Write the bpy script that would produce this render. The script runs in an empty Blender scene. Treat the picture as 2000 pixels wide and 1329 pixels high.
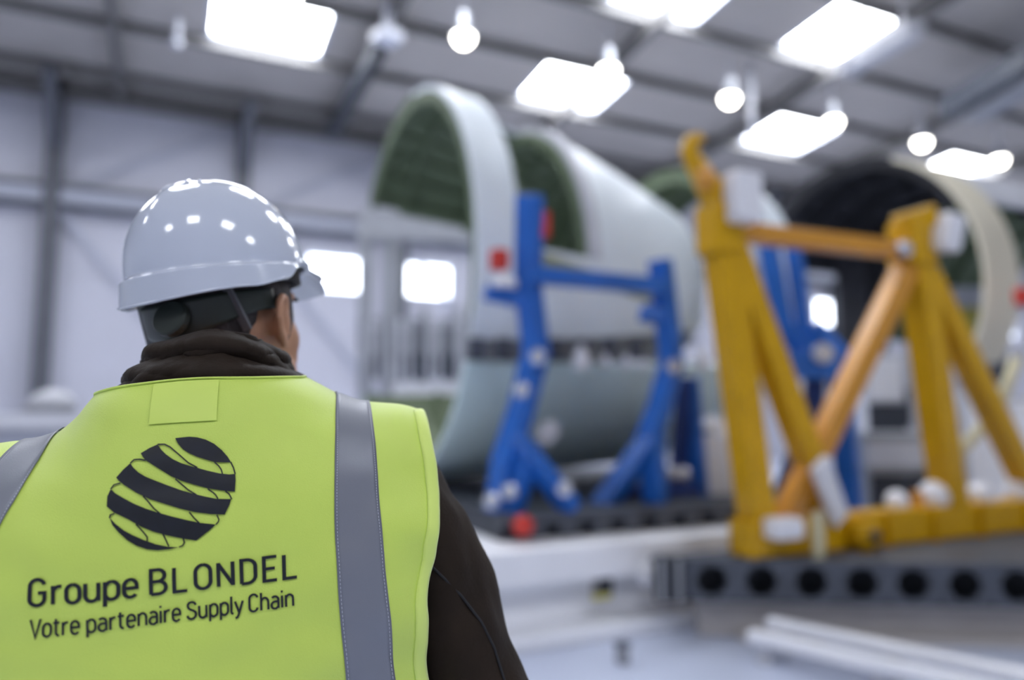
import bpy, bmesh, math, random
import numpy as np
from mathutils import Vector, Matrix, noise
from mathutils.geometry import tessellate_polygon

random.seed(7)
SC = bpy.context.scene
COL = SC.collection
# ------------------------------------------------------------------ camera
# world: X runs along the hall, Y towards the long side wall, Z up
F_PX, CXP, CYP = 1450.0, 1000.0, 664.5
HEAD, PITCH, CAM_Z = math.radians(65), math.radians(5.73), 1.48
FWD = Vector((math.cos(HEAD), math.sin(HEAD), 0)); RGT = Vector((math.sin(HEAD), -math.cos(HEAD), 0)); UP = Vector((0, 0, 1))
F3 = FWD * math.cos(PITCH) + UP * math.sin(PITCH); U3 = UP * math.cos(PITCH) - FWD * math.sin(PITCH)
CAM = Vector((0, 0, CAM_Z))
cd = bpy.data.cameras.new('camera'); cam = bpy.data.objects.new('camera', cd); COL.objects.link(cam)
cd.sensor_width = 36.0; cd.lens = F_PX * 36.0 / 2000.0; cd.clip_end = 300; cd.clip_start = 0.05
cam.matrix_world = Matrix(((RGT.x, U3.x, -F3.x, 0), (RGT.y, U3.y, -F3.y, 0), (RGT.z, U3.z, -F3.z, CAM_Z), (0, 0, 0, 1)))
cd.dof.use_dof = True; cd.dof.focus_distance = 0.765; cd.dof.aperture_fstop = 1.45
SC.camera = cam
# ------------------------------------------------------------------ world, exposure
w = bpy.data.worlds.new('world'); SC.world = w; w.use_nodes = True
w.node_tree.nodes['Background'].inputs[0].default_value = (0.82, 0.86, 1.0, 1)
w.node_tree.nodes['Background'].inputs[1].default_value = 0.24
SC.view_settings.view_transform = 'Standard'; SC.view_settings.look = 'None'
SC.view_settings.gamma = 1.0; SC.view_settings.use_curve_mapping = False
SC.view_settings.exposure = 0.62
SC.cycles.use_denoising = True
SC.cycles.max_bounces = 6; SC.cycles.diffuse_bounces = 4; SC.cycles.sample_clamp_indirect = 4.0
SKY_E, WIN_E, LAMP_E = 14.0, 4.0, 14.0

def cg(xr, yd, z):                 # metres right of, metres ahead of the photographer, height
    return RGT * xr + FWD * yd + UP * z
def at(px, py, depth):             # a sight line and a distance give a point of the place
    return CAM + (F3 + RGT * ((px - CXP) / F_PX) - U3 * ((py - CYP) / F_PX)) * depth

# ------------------------------------------------------------------ materials
def mat(name, col, rough=0.5, metal=0.0, var=0.0, vscale=4.0, bump=0.0, bscale=60.0, spec=0.5, sheen=0.0, coat=0.0, emit=None):
    m = bpy.data.materials.new(name); m.use_nodes = True
    nt = m.node_tree; b = nt.nodes['Principled BSDF']
    b.inputs['Base Color'].default_value = (*col, 1); b.inputs['Roughness'].default_value = rough
    b.inputs['Metallic'].default_value = metal; b.inputs['Specular IOR Level'].default_value = spec
    b.inputs['Sheen Weight'].default_value = sheen; b.inputs['Coat Weight'].default_value = coat
    if emit:
        b.inputs['Emission Color'].default_value = (*emit[0], 1); b.inputs['Emission Strength'].default_value = emit[1]
    if var or bump:
        tc = nt.nodes.new('ShaderNodeTexCoord')
    if var:
        n = nt.nodes.new('ShaderNodeTexNoise'); n.inputs['Scale'].default_value = vscale; n.inputs['Detail'].default_value = 5
        nt.links.new(tc.outputs['Object'], n.inputs['Vector'])
        r = nt.nodes.new('ShaderNodeValToRGB')
        r.color_ramp.elements[0].position = 0.3; r.color_ramp.elements[1].position = 0.7
        r.color_ramp.elements[0].color = (*[c * (1 - var) for c in col], 1)
        r.color_ramp.elements[1].color = (*[min(1, c * (1 + var)) for c in col], 1)
        nt.links.new(n.outputs[0], r.inputs[0]); nt.links.new(r.outputs[0], b.inputs['Base Color'])
    if bump:
        n2 = nt.nodes.new('ShaderNodeTexNoise'); n2.inputs['Scale'].default_value = bscale; n2.inputs['Detail'].default_value = 3
        nt.links.new(tc.outputs['Object'], n2.inputs['Vector'])
        bp = nt.nodes.new('ShaderNodeBump'); bp.inputs['Strength'].default_value = bump; bp.inputs['Distance'].default_value = 0.002
        nt.links.new(n2.outputs[0], bp.inputs['Height']); nt.links.new(bp.outputs[0], b.inputs['Normal'])
    return m
M = dict(
    floor=mat('floor_epoxy', (.50, .545, .68), .35, var=.06, vscale=.6, bump=.1, bscale=8),
    wall=mat('wall_cladding', (.50, .505, .58), .6, var=.04, vscale=.7),
    roof=mat('roof_deck', (.47, .44, .415), .8, var=.05, vscale=.5),
    steel=mat('grey_painted_steel', (.09, .095, .115), .5, var=.1, vscale=3),
    steel2=mat('dark_purlin_steel', (.15, .145, .145), .55, var=.1, vscale=3),
    rail=mat('light_wall_rail', (.42, .44, .53), .5),
    frame=mat('window_frame', (.55, .58, .66), .4),
    sky=mat('skylight_pane', (.9, .92, 1), .3, emit=((.92, .95, 1.0), SKY_E)),
    win=mat('daylit_window_pane', (.9, .92, 1), .2, emit=((.84, .90, 1.0), WIN_E)),
    lamp=mat('lamp_lens', (1, 1, 1), .3, emit=((1.0, .96, .88), LAMP_E)),
    lamp_body=mat('lamp_housing', (.55, .57, .62), .35, metal=.6),
    rod=mat('white_rod', (.70, .72, .80), .4),
    skin_out=mat('pale_primer_skin', (.73, .79, .84), .42, var=.04, vscale=1.5),
    skin_low=mat('sage_primer_skin', (.68, .83, .84), .42, var=.06, vscale=1.5),
    skin_in=mat('olive_primer_inside', (.115, .155, .085), .6, var=.12, vscale=6),
    cream=mat('cream_primer_skin', (.68, .63, .50), .45, var=.04, vscale=1.5),
    black_in=mat('black_insulation', (.012, .013, .018), .85, var=.5, vscale=7, bump=.4, bscale=20),
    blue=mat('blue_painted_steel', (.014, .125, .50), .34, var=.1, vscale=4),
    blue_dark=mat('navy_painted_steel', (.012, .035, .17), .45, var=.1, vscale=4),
    yellow=mat('yellow_painted_steel', (.60, .33, .004), .32, var=.08, vscale=5, spec=.3),
    orange=mat('orange_painted_steel', (.60, .27, .03), .28, var=.06, vscale=5),
    white=mat('white_paint', (.90, .91, .96), .4, var=.03, vscale=2),
    white2=mat('white_plastic', (.78, .78, .82), .35),
    dark=mat('charcoal_steel', (.030, .036, .050), .5, var=.25, vscale=5),
    dark2=mat('slate_steel', (.075, .085, .11), .5, var=.2, vscale=4),
    black=mat('black_rubber', (.008, .008, .01), .6),
    beige=mat('beige_concrete', (.48, .45, .44), .7, var=.06, vscale=2),
    red=mat('red_plastic', (.55, .03, .02), .4),
    grey=mat('grey_machine_paint', (.30, .31, .34), .5, var=.12, vscale=3),
    grey2=mat('light_machine_paint', (.52, .53, .58), .45, var=.08, vscale=3),
    tag=mat('cream_strap', (.60, .55, .36), .7),
    ymark=mat('yellow_marking', (.60, .55, .12), .6),
    steelb=mat('bright_bolt', (.62, .64, .72), .25, metal=.5),
    fab=mat('hi_vis_fabric', (.64, .81, .13), .5, var=.03, vscale=9, bump=.25, bscale=900, spec=.45, sheen=.35),
    fab2=mat('hi_vis_binding', (.74, .90, .20), .55, spec=.4, sheen=.3),
    fab3=mat('hi_vis_label', (.66, .825, .14), .5, spec=.45, sheen=.35),
    tape=mat('reflective_tape', (.215, .225, .27), .42, metal=.15, var=.05, vscale=8, bump=.12, bscale=700),
    thread=mat('pale_thread', (.55, .57, .66), .6),
    ink=mat('navy_ink', (.006, .008, .016), .5, var=.3, vscale=60),
    jacket=mat('brown_black_softshell', (.021, .0135, .009), .65, var=.25, vscale=14, bump=.3, bscale=260, spec=.15, sheen=.03),
    skin=mat('skin', (.50, .26, .16), .5, var=.07, vscale=40, bump=.1, bscale=300),
    hair=mat('dark_brown_hair', (.028, .022, .024), .65, var=.5, vscale=70, bump=.9, bscale=160),
    eye=mat('eye_white', (.7, .68, .66), .2),
    helmet=mat('helmet_shell', (.60, .645, .76), .12, coat=.5),
    plastic=mat('black_green_plastic', (.022, .030, .026), .42),
    strap=mat('grey_strap', (.10, .105, .12), .6),
    trouser=mat('dark_trousers', (.03, .035, .05), .8),
)

# ------------------------------------------------------------------ mesh builder
class MB:
    def __init__(s): s.v = []; s.f = []; s.m = []
    def add(s, vs, fs, mi=0):
        o = len(s.v); s.v += [tuple(v) for v in vs]
        s.f += [tuple(i + o for i in f) for f in fs]; s.m += [mi] * len(fs); return s
    def box(s, c, d, R=None, mi=0):
        c = Vector(c); vs = []
        for sx in (-1, 1):
            for sy in (-1, 1):
                for sz in (-1, 1):
                    p = Vector((sx * d[0] / 2, sy * d[1] / 2, sz * d[2] / 2))
                    vs.append(c + (R @ p if R else p))
        return s.add(vs, [(0, 1, 3, 2), (4, 6, 7, 5), (0, 4, 5, 1), (2, 3, 7, 6), (0, 2, 6, 4), (1, 5, 7, 3)], mi)
    def span(s, a, b, mi=0):       # box from corner to corner
        a = Vector(a); b = Vector(b); return s.box((a + b) / 2, tuple(abs(q) for q in (b - a)), None, mi)
    def bar(s, p0, p1, w, h, upv=(0, 0, 1), w1=None, h1=None, mi=0):
        p0 = Vector(p0); p1 = Vector(p1); d = (p1 - p0).normalized(); u = Vector(upv)
        if abs(d.dot(u)) > .98: u = Vector((1, 0, 0))
        r = d.cross(u).normalized(); u = r.cross(d).normalized(); vs = []
        for p, ww, hh in ((p0, w, h), (p1, w1 or w, h1 or h)):
            for a, b in ((-1, -1), (1, -1), (1, 1), (-1, 1)): vs.append(p + r * a * ww / 2 + u * b * hh / 2)
        return s.add(vs, [(3, 2, 1, 0), (4, 5, 6, 7), (0, 1, 5, 4), (1, 2, 6, 5), (2, 3, 7, 6), (3, 0, 4, 7)], mi)
    def path(s, pts, r, n=10, mi=0, cap=True):
        pts = [Vector(p) for p in pts]; rs = r if isinstance(r, (list, tuple)) else [r] * len(pts); vs = []; fs = []
        t0 = (pts[1] - pts[0]).normalized(); u = t0.orthogonal().normalized()
        for i, p in enumerate(pts):
            t = (pts[min(i + 1, len(pts) - 1)] - pts[max(i - 1, 0)]).normalized()
            u = (u - t * u.dot(t)).normalized(); b = t.cross(u)
            for k in range(n):
                a = 2 * math.pi * k / n; vs.append(p + (u * math.cos(a) + b * math.sin(a)) * rs[i])
        for i in range(len(pts) - 1):
            for k in range(n): fs.append((i * n + k, i * n + (k + 1) % n, (i + 1) * n + (k + 1) % n, (i + 1) * n + k))
        if cap: fs.append(tuple(range(n - 1, -1, -1))); fs.append(tuple(range((len(pts) - 1) * n, len(pts) * n)))
        return s.add(vs, fs, mi)
    def lathe(s, prof, c, axis=(0, 0, 1), n=24, mi=0):
        c = Vector(c); a = Vector(axis).normalized(); u = a.orthogonal().normalized(); b = a.cross(u); vs = []; fs = []
        for r, z in prof:
            for k in range(n):
                t = 2 * math.pi * k / n; vs.append(c + a * z + (u * math.cos(t) + b * math.sin(t)) * max(r, 1e-4))
        for i in range(len(prof) - 1):
            for k in range(n): fs.append((i * n + k, i * n + (k + 1) % n, (i + 1) * n + (k + 1) % n, (i + 1) * n + k))
        fs.append(tuple(range(n - 1, -1, -1))); fs.append(tuple(range((len(prof) - 1) * n, len(prof) * n)))
        return s.add(vs, fs, mi)
    def ell(s, c, r, R=None, n=20, mi=0):
        c = Vector(c); m = n // 2; vs = []; fs = []
        for i in range(m + 1):
            th = math.pi * i / m
            for k in range(n):
                ph = 2 * math.pi * k / n
                p = Vector((r[0] * math.sin(th) * math.cos(ph), r[1] * math.sin(th) * math.sin(ph), r[2] * math.cos(th)))
                vs.append(c + (R @ p if R else p))
        for i in range(m):
            for k in range(n): fs.append((i * n + k, (i + 1) * n + k, (i + 1) * n + (k + 1) % n, i * n + (k + 1) % n))
        return s.add(vs, fs, mi)
    def grid(s, fn, nu, nv, mi=0, wrap=False):
        vs = [fn(i / nu, j / nv) for j in range(nv + 1) for i in range(nu + (0 if wrap else 1))]
        W = nu if wrap else nu + 1; fs = []
        for j in range(nv):
            for i in range(nu): fs.append((j * W + i, j * W + (i + 1) % W, (j + 1) * W + (i + 1) % W, (j + 1) * W + i))
        return s.add(vs, fs, mi)
    def build(s, name, m, parent=None, smooth=False, bevel=0.0, weld=False, xf=None):
        me = bpy.data.meshes.new(name)
        vs = [tuple(xf @ Vector(v)) for v in s.v] if xf else s.v
        me.from_pydata(vs, [], s.f)
        for q in (m if isinstance(m, (list, tuple)) else [m]): me.materials.append(q)
        if any(s.m): me.polygons.foreach_set('material_index', s.m)
        bm = bmesh.new(); bm.from_mesh(me)
        if weld: bmesh.ops.remove_doubles(bm, verts=bm.verts, dist=1e-5)
        bmesh.ops.recalc_face_normals(bm, faces=bm.faces); bm.to_mesh(me); bm.free()
        if smooth: me.polygons.foreach_set('use_smooth', [True] * len(me.polygons))
        o = bpy.data.objects.new(name, me); COL.objects.link(o)
        if bevel:
            b = o.modifiers.new('bevel', 'BEVEL'); b.width = bevel; b.segments = 2; b.limit_method = 'ANGLE'
        if parent: adopt(o, parent)
        return o
def adopt(o, parent):
    o.parent = parent; o.matrix_parent_inverse = parent_world(parent).inverted()
def parent_world(p):
    L = Matrix.Translation(p.location)
    return parent_world(p.parent) @ p.matrix_parent_inverse @ L if p.parent else L
def tag(o, label, cat, group=None, kind=None):
    if label: o['label'] = label
    if cat: o['category'] = cat
    if group: o['group'] = group
    if kind: o['kind'] = kind
    return o
def thing(name, label, cat, loc=(0, 0, 0), group=None):
    o = bpy.data.objects.new(name, None); o.empty_display_size = .1; COL.objects.link(o); o.location = Vector(loc)
    return tag(o, label, cat, group)
def dup(root, delta, label):
    r = root.copy(); COL.objects.link(r); r.location = root.location + Vector(delta); r['label'] = label
    for ch in root.children:
        c = ch.copy(); COL.objects.link(c); mi = ch.matrix_parent_inverse.copy(); c.parent = r; c.matrix_parent_inverse = mi
        for g in ch.children:
            q = g.copy(); COL.objects.link(q); mi = g.matrix_parent_inverse.copy(); q.parent = c; q.matrix_parent_inverse = mi
    return r
ORD = ['first', 'second', 'third', 'fourth', 'fifth', 'sixth', 'seventh', 'eighth', 'ninth', 'tenth', 'eleventh', 'twelfth', 'thirteenth', 'fourteenth']

# ------------------------------------------------------------------ the hall
WALL_Y, EAVE, SLOPE, RIDGE = 19.0, 8.95, 0.105, -1.0
def roof_z(y): return EAVE + SLOPE * (WALL_Y - y)
X0, X1 = -14.0, 52.0
fl = tag(MB().span((X0 - 8, -16, -.2), (X1, WALL_Y + .2, 0)).build('floor', M['floor']), 'pale blue-grey sealed factory floor', None, kind='structure')
# side wall: cladding panels around a band of windows
wl = MB().span((X0, WALL_Y, -.0), (X1, WALL_Y + .2, 1.2)).build('wall_left', M['wall'])
tag(wl, 'pale lavender-grey clad wall along the side of the hall', None, kind='structure')
WZ0, WZ1, WW, WP, WX = 4.60, 5.56, 1.42, 2.5, 3.10
wins = [WX + k * WP for k in range(15) if k != 5]
def panel(x0, x1, z0, z1): MB().span((x0 + .008, WALL_Y, z0 + .008), (x1 - .008, WALL_Y + .18, z1 - .008)).build('wall_panel', M['wall'], wl)
cols = [-10.45, -6.45, -2.45] + [1.5 + 4 * k for k in range(13)]
for a, b in zip([X0] + cols, cols + [X1]):
    panel(a, b, 1.2, WZ0); panel(a, b, WZ1, 6.45); panel(a, b, 6.45, 9.3)
edges = [X0] + [q for x in wins for q in (x, x + WW)] + [X1]
for i in range(0, len(edges), 2): panel(edges[i], edges[i + 1], WZ0, WZ1)
for k, x in enumerate(wins):
    wn = MB().span((x, WALL_Y + .08, WZ0), (x + WW, WALL_Y + .12, WZ1)).build('window_%d' % (k + 1), M['win'])
    tag(wn, None, None, kind='structure')
    f = MB(); t = .05
    f.span((x, WALL_Y - .03, WZ0), (x + WW, WALL_Y + .1, WZ0 + t)); f.span((x, WALL_Y - .03, WZ1 - t), (x + WW, WALL_Y + .1, WZ1))
    f.span((x, WALL_Y - .03, WZ0), (x + t, WALL_Y + .1, WZ1)); f.span((x + WW - t, WALL_Y - .03, WZ0), (x + WW, WALL_Y + .1, WZ1))
    f.build('window_frame', M['frame'], wn)
for x in cols:                     # H-section columns with a knee bracket under the rafter
    c = MB(); y = WALL_Y - .22
    c.span((x - .16, y - .14, 0), (x + .16, y - .11, EAVE)); c.span((x - .16, y + .11, 0), (x + .16, y + .14, EAVE)); c.span((x - .012, y - .12, 0), (x + .012, y + .12, EAVE))
    c.build('column', M['steel'], wl)
    MB().bar((x, y - .1, EAVE - 1.5), (x, y - 1.4, roof_z(y - 1.4) - .45), .24, .26).build('knee_brace', M['steel'], wl)
for z, h, m, q in ((6.30, .26, M['rail'], .30), (6.50, .10, M['steel'], .34), (6.12, .06, M['steel'], .34), (8.75, .35, M['steel2'], .36)):  # lowest dark strip stands in for the shadow under the light rail
    MB().span((X0, WALL_Y - q, z - h / 2), (X1, WALL_Y - .03, z + h / 2)).build('rail_and_shade', m, wl)
for a, b in zip(cols[2:7], cols[3:8]):   # wind bracing flats
    MB().bar((a, WALL_Y - .1, 6.4), (b, WALL_Y - .1, 8.6), .02, .10).build('wind_brace', M['rail'], wl)
    MB().bar((a, WALL_Y - .13, 6.2), (b, WALL_Y - .13, 1.4), .02, .12).build('wind_brace', M['rail'], wl)
# roof: deck panels between purlins, skylights let into them
purl = [18 - 2 * k for k in range(9)]          # 18 .. 2
ce = MB()
ce.add([(X0 - 8, RIDGE - 14, roof_z(RIDGE + 14) + .06), (X1, RIDGE - 14, roof_z(RIDGE + 14) + .06), (X1, RIDGE, roof_z(RIDGE) + .06), (X0 - 8, RIDGE, roof_z(RIDGE) + .06),
        (X0 - 8, 2, roof_z(2) + .06), (X1, 2, roof_z(2) + .06), (X0 - 8, RIDGE - 14, roof_z(RIDGE + 14) + .16), (X1, RIDGE - 14, roof_z(RIDGE + 14) + .16), (X1, RIDGE, roof_z(RIDGE) + .16), (X0 - 8, RIDGE, roof_z(RIDGE) + .16), (X0 - 8, 2, roof_z(2) + .16), (X1, 2, roof_z(2) + .16)],
       [(0, 1, 2, 3), (3, 2, 5, 4), (6, 9, 8, 7), (9, 10, 11, 8)])
ce = tag(ce.build('ceiling', M['roof']), 'grey-beige insulated roof deck of the hall', None, kind='structure')
raft = [-11.1, -6.15, -1.2, 3.75, 8.7, 13.65, 18.6, 23.55, 28.5, 33.45, 38.4, 43.35]
rows = {14: [.45 + 7.05 * k for k in range(-1, 7)], 10: [-2.0, 2.8, 7.55, 12.1, 26.6, 31.4], 6: [-13, -8, -3, 2, 7]}  # last row is out of view, added for more light from above
SW = 2.35
def slab(x0, x1, y0, y1, up=.0, th=.1):
    b = MB(); vs = [(x, y, roof_z(y) + up + q) for q in (0, th) for (x, y) in ((x0, y0), (x1, y0), (x1, y1), (x0, y1))]
    b.add(vs, [(3, 2, 1, 0), (4, 5, 6, 7), (0, 1, 5, 4), (1, 2, 6, 5), (2, 3, 7, 6), (3, 0, 4, 7)]); return b
nsky = 0
strips = [(WALL_Y + .2, 18)] + list(zip(purl[:-1], purl[1:]))
for (yh, yl) in strips:
    sk = rows.get(yl, [])
    cuts = sorted([X0 - 8] + raft + [q for x in sk for q in (x, x + SW)] + [X1])
    for a, b in zip(cuts[:-1], cuts[1:]):
        if b - a < .02: continue
        if any(x - .01 <= (a + b) / 2 <= x + SW + .01 for x in sk): continue
        slab(a, b, yl, yh).build('roof_panel', M['roof'], ce)
    for x in sk:
        nsky += 1
        p = slab(x, x + SW, yl + .12, yh - .12, up=.10, th=.03).build('window_%d' % (len(wins) + nsky), M['sky'])
        tag(p, None, None, kind='structure')
        slab(x, x + .1, yl, yh, up=0, th=.14).build('skylight_kerb', M['frame'], p); slab(x + SW - .1, x + SW, yl, yh, up=0, th=.14).build('skylight_kerb', M['frame'], p)
        slab(x, x + SW, yl, yl + .12, up=0, th=.14).build('skylight_kerb', M['frame'], p); slab(x, x + SW, yh - .12, yh, up=0, th=.14).build('skylight_kerb', M['frame'], p)
def roof2(y): return roof_z(RIDGE) - SLOPE * (RIDGE - y)
for y0 in (-6.0,):           # unseen glowing panes added on the other slope for more top light
    for x in (-10, -3, 4, 11):
        nsky += 1
        b = MB(); b.add([(x, y0, roof2(y0) + .02), (x + SW, y0, roof2(y0) + .02), (x + SW, y0 + 1.8, roof2(y0 + 1.8) + .02), (x, y0 + 1.8, roof2(y0 + 1.8) + .02), (x, y0, roof2(y0) + .05), (x + SW, y0, roof2(y0) + .05), (x + SW, y0 + 1.8, roof2(y0 + 1.8) + .05), (x, y0 + 1.8, roof2(y0 + 1.8) + .05)], [(3, 2, 1, 0), (4, 5, 6, 7), (0, 1, 5, 4), (1, 2, 6, 5), (2, 3, 7, 6), (3, 0, 4, 7)])
        tag(b.build('window_%d' % (len(wins) + nsky), M['sky']), None, None, kind='structure')
for y in purl:
    MB().span((X0 - 8, y - .06, roof_z(y) - .20), (X1, y + .06, roof_z(y) - .005)).build('purlin', M['steel2'], ce)
for x in raft:
    MB().bar((x, WALL_Y - .2, roof_z(WALL_Y - .2) - .32), (x, RIDGE, roof_z(RIDGE) - .32), .14, .30).build('rafter', M['steel2'], ce)

# high bay lamps on rods
def lamp(loc, label):
    x, y, z = loc; r = roof_z(y) + .01
    t = thing('high_bay_lamp', label, 'lamp', (x, y, z), 'high bay lamps hung under the roof')
    MB().lathe([(.05, .46), (.12, .44), (.13, .20), (.14, .19), (.20, .02), (.205, 0), (.19, 0), (.13, .17)], (x, y, z), n=28).build('reflector', M['lamp_body'], t, smooth=False)
    MB().lathe([(.02, -.175), (.08, -.16), (.13, -.12), (.165, -.06), (.178, 0), (.15, .03)], (x, y, z), n=28).build('lens', M['lamp'], t)
    MB().path([(x, y, z + .44), (x, y, r)], .018, 8).build('hanging_rod', M['rod'], t)
    return t
L0 = lamp((1.62, 12.55, 8.6), 'first glowing high bay lamp from the left, cut by the top of the picture')
for k in range(1, 7):
    dup(L0, (3.22 * k, 0, 0), '%s glowing high bay lamp from the left in the receding row' % ORD[k])
# hanging conduits near the roof and the dark heater tube
def hanger(px, py0, py1, d, label, r=.06, box=None):
    a = at(px, py1, d); b = Vector((a.x, a.y, roof_z(a.y) - .1))
    t = thing('ceiling_conduit', label, 'conduit', a)
    MB().path([a, b], r, 12).build('pipe', M['rod'], t, smooth=True)
    MB().lathe([(r * 1.6, -.04), (r * 1.6, .05)], a, n=14).build('end_collar', M['rod'], t)
    if box: MB().box(a - Vector((0, 0, .12)), (box, box, .2), Matrix.Rotation(.3, 3, 'Z')).build('junction_box', M['rod'], t, bevel=.02)
    return t
hanger(345, 0, 85, 14.5, 'pale vertical conduit hanging left of the big left skylight')
hanger(757, 0, 60, 14.2, 'pale vertical conduit with junction box above the dark strut', .09, .46)
hanger(950, 0, 55, 16, 'slim pale conduit beside the second lamp', .07)
hanger(1470, 190, 265, 17, 'slim pale conduit between the third and fourth lamps', .06)
hs = thing('roof_strut', 'dark sloping strut under the roof below the junction box', 'strut', at(650, 255, 18.4))
MB().bar(at(742, 92, 14.9), at(652, 252, 18.2), .26, .30).build('beam', M['dark'], hs)
MB().box(at(652, 252, 18.2), (.34, .34, .34)).build('end_plate', M['dark2'], hs)
du = thing('air_duct', 'grey square duct crossing below the upper right skylight', 'duct', at(1725, 100, 15.6))
MB().bar(at(1660, 130, 15.6), at(1790, 55, 13.6), .34, .30).build('duct_body', M['grey2'], du)
for p_ in (at(1690, 112, 15.1), at(1765, 70, 14.0)): MB().path([p_, Vector((p_.x, p_.y, roof_z(p_.y) + .01))], .02, 6).build('hanger_rod', M['rod'], du)
MB().bar(at(1655, 133, 15.7), at(1664, 128, 15.5), .42, .38).build('flange', M['grey2'], du)
bd = thing('roof_fan_box', 'dark brown ventilation box under the roof at far right', 'vent', at(1950, 190, 16))
MB().bar(at(1880, 215, 17.6), at(2060, 110, 15.0), 1.2, .5).build('housing', M['dark2'], bd, bevel=.04)
MB().bar(at(1900, 232, 17.2), at(2040, 150, 15.2), .5, .14).build('grille', M['grey'], bd)
# ------------------------------------------------------------------ fuselage sections
def shell(name, parent, xo, yc, zc, R, s0, s1, a0, a1, mo, mi_, th=.05, ns=10, na=40):
    """curved skin panel: s along the hall, a (degrees) from the crown, positive on the photographer's side"""
    b = MB()
    def pt(s, a, r): return (xo + s, yc - r * math.sin(a), zc + r * math.cos(a))
    A0, A1 = math.radians(a0), math.radians(a1)
    g = lambda dr: (lambda u, v: pt(s0 + (s1 - s0) * u, A0 + (A1 - A0) * v, R(s0 + (s1 - s0) * u) - dr))
    b.grid(g(0), ns, na, 0); b.grid(g(th), ns, na, 1)
    for (u, v, n, al) in ((0, None, na, 1), (1, None, na, 1), (None, 0, ns, 0), (None, 1, ns, 0)):
        vs = []; fs = []
        for k in range(n + 1):
            q = k / n; uu, vv = (u, q) if al else (q, v)
            vs += [g(0)(uu, vv), g(th)(uu, vv)]
            if k: fs.append((2 * k - 2, 2 * k - 1, 2 * k + 1, 2 * k))
        if al:
            for f_, k in zip(fs, range(n)): b.add([vs[i] for i in f_], [(0, 1, 2, 3)], 1 if a0 + (a1 - a0) * k / n < 3 else 0)
        else: b.add(vs, fs, 0)
    return b.build(name, [mo, mi_], parent, smooth=False, weld=True)
def rib(parent, xo, yc, zc, r, a0, a1, m, w=.05, n=36, name='ring_frame'):
    b = MB(); vs = []; fs = []
    for k in range(n + 1):
        a = math.radians(a0 + (a1 - a0) * k / n)
        for dx in (-w / 2, w / 2):
            for rr in (r, r - .11): vs.append((xo + dx, yc - rr * math.sin(a), zc + rr * math.cos(a)))
        if k:
            o = 4 * k - 4; p = 4 * k
            fs += [(o, o + 1, p + 1, p), (o + 2, p + 2, p + 3, o + 3), (o, p, p + 2, o + 2), (o + 1, o + 3, p + 3, p + 1)]
    fs += [(0, 2, 3, 1), (4 * n, 4 * n + 1, 4 * n + 3, 4 * n + 2)]
    b.add(vs, fs); return b.build(name, m, parent)
B1X, B1Y, B1Z = 2.18, 7.31, 2.79
R1 = lambda s: 2.0 - .82 * (max(0, s) / 2.9) ** 1.4
f1 = thing('fuselage_section', 'pale primer fuselage shell with a dark doorway and open left end', 'fuselage', (B1X, B1Y, .9))
SO, SI = M['skin_out'], M['skin_in']
DS0, DS1 = .38, 1.20
shell('skin_panel', f1, B1X, B1Y, B1Z, R1, 0, DS0, -50, 111, SO, SI)
shell('skin_panel', f1, B1X, B1Y, B1Z, R1, DS1, 2.9, -54, 111, SO, SI, ns=16)
shell('crown_panel', f1, B1X, B1Y, B1Z, R1, DS0, DS1, -52, 8, SO, SI)
shell('sill_panel', f1, B1X, B1Y, B1Z, R1, DS0, DS1, 88, 111, M['skin_out'], SI)
for s in (.03, .42, 1.17, 1.6, 2.0, 2.4, 2.87): rib(f1, B1X + s, B1Y, B1Z, R1(s) - .05, -50, 110, SI)
for a in range(-47, 100, 10):
    aa = math.radians(a)
    for (s0, s1) in (((0, 2.9),) if (a < 6 or a > 90) else ((0, DS0), (DS1, 2.9))):
        p = [(B1X + s, B1Y - (R1(s) - .07) * math.sin(aa), B1Z + (R1(s) - .07) * math.cos(aa)) for s in np.linspace(s0, s1, 6)]
        MB().path(p, .018, 5).build('stringer', SI, f1)
# door surround strips
rib(f1, B1X + DS1 + .02, B1Y, B1Z, R1(DS1) + .02, 8, 88, M['grey2'], w=.10, name='door_frame'); rib(f1, B1X + DS0 - .02, B1Y, B1Z, R1(DS0) + .012, 8, 88, M['skin_out'], w=.05, name='door_frame')
# olive seam strip above the lower edge
b = MB(); b.grid(lambda u, v: (B1X + .62 + 1.5 * u, B1Y - (R1(.62 + 1.5 * u) + .012) * math.sin(math.radians(89 + 7 * u + 3.5 * v)), B1Z + (R1(.62 + 1.5 * u) + .012) * math.cos(math.radians(89 + 7 * u + 3.5 * v))), 12, 2)
b.build('seam_strip', mat('olive_seam', (.28, .30, .15), .6), f1)
# lower shell lying in the cradle
RL = lambda s: 1.98 - .22 * (max(0, s) / 3.4) ** 1.6
f1b = thing('fuselage_belly_shell', 'sage green lower fuselage shell cradled in the blue stand', 'fuselage', (B1X, B1Y, .8))
shell('belly_panel', f1b, B1X, B1Y, B1Z, RL, 0, 1.7, 117, 236, M['skin_low'], SI); shell('belly_panel', f1b, B1X, B1Y, B1Z, RL, 1.7, 3.4, 117, 236, M['skin_low'], SI)
for s in (.1, .9, 1.7, 2.5, 3.3): rib(f1b, B1X + s, B1Y, B1Z, RL(s) - .05, 118, 235, SI)
MB().lathe([(.10, 0), (.10, .012)], at(1070, 845, 5.80), axis=(.10, -.88, -.42), n=20).build('white_sticker', M['white2'], f1b)
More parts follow.
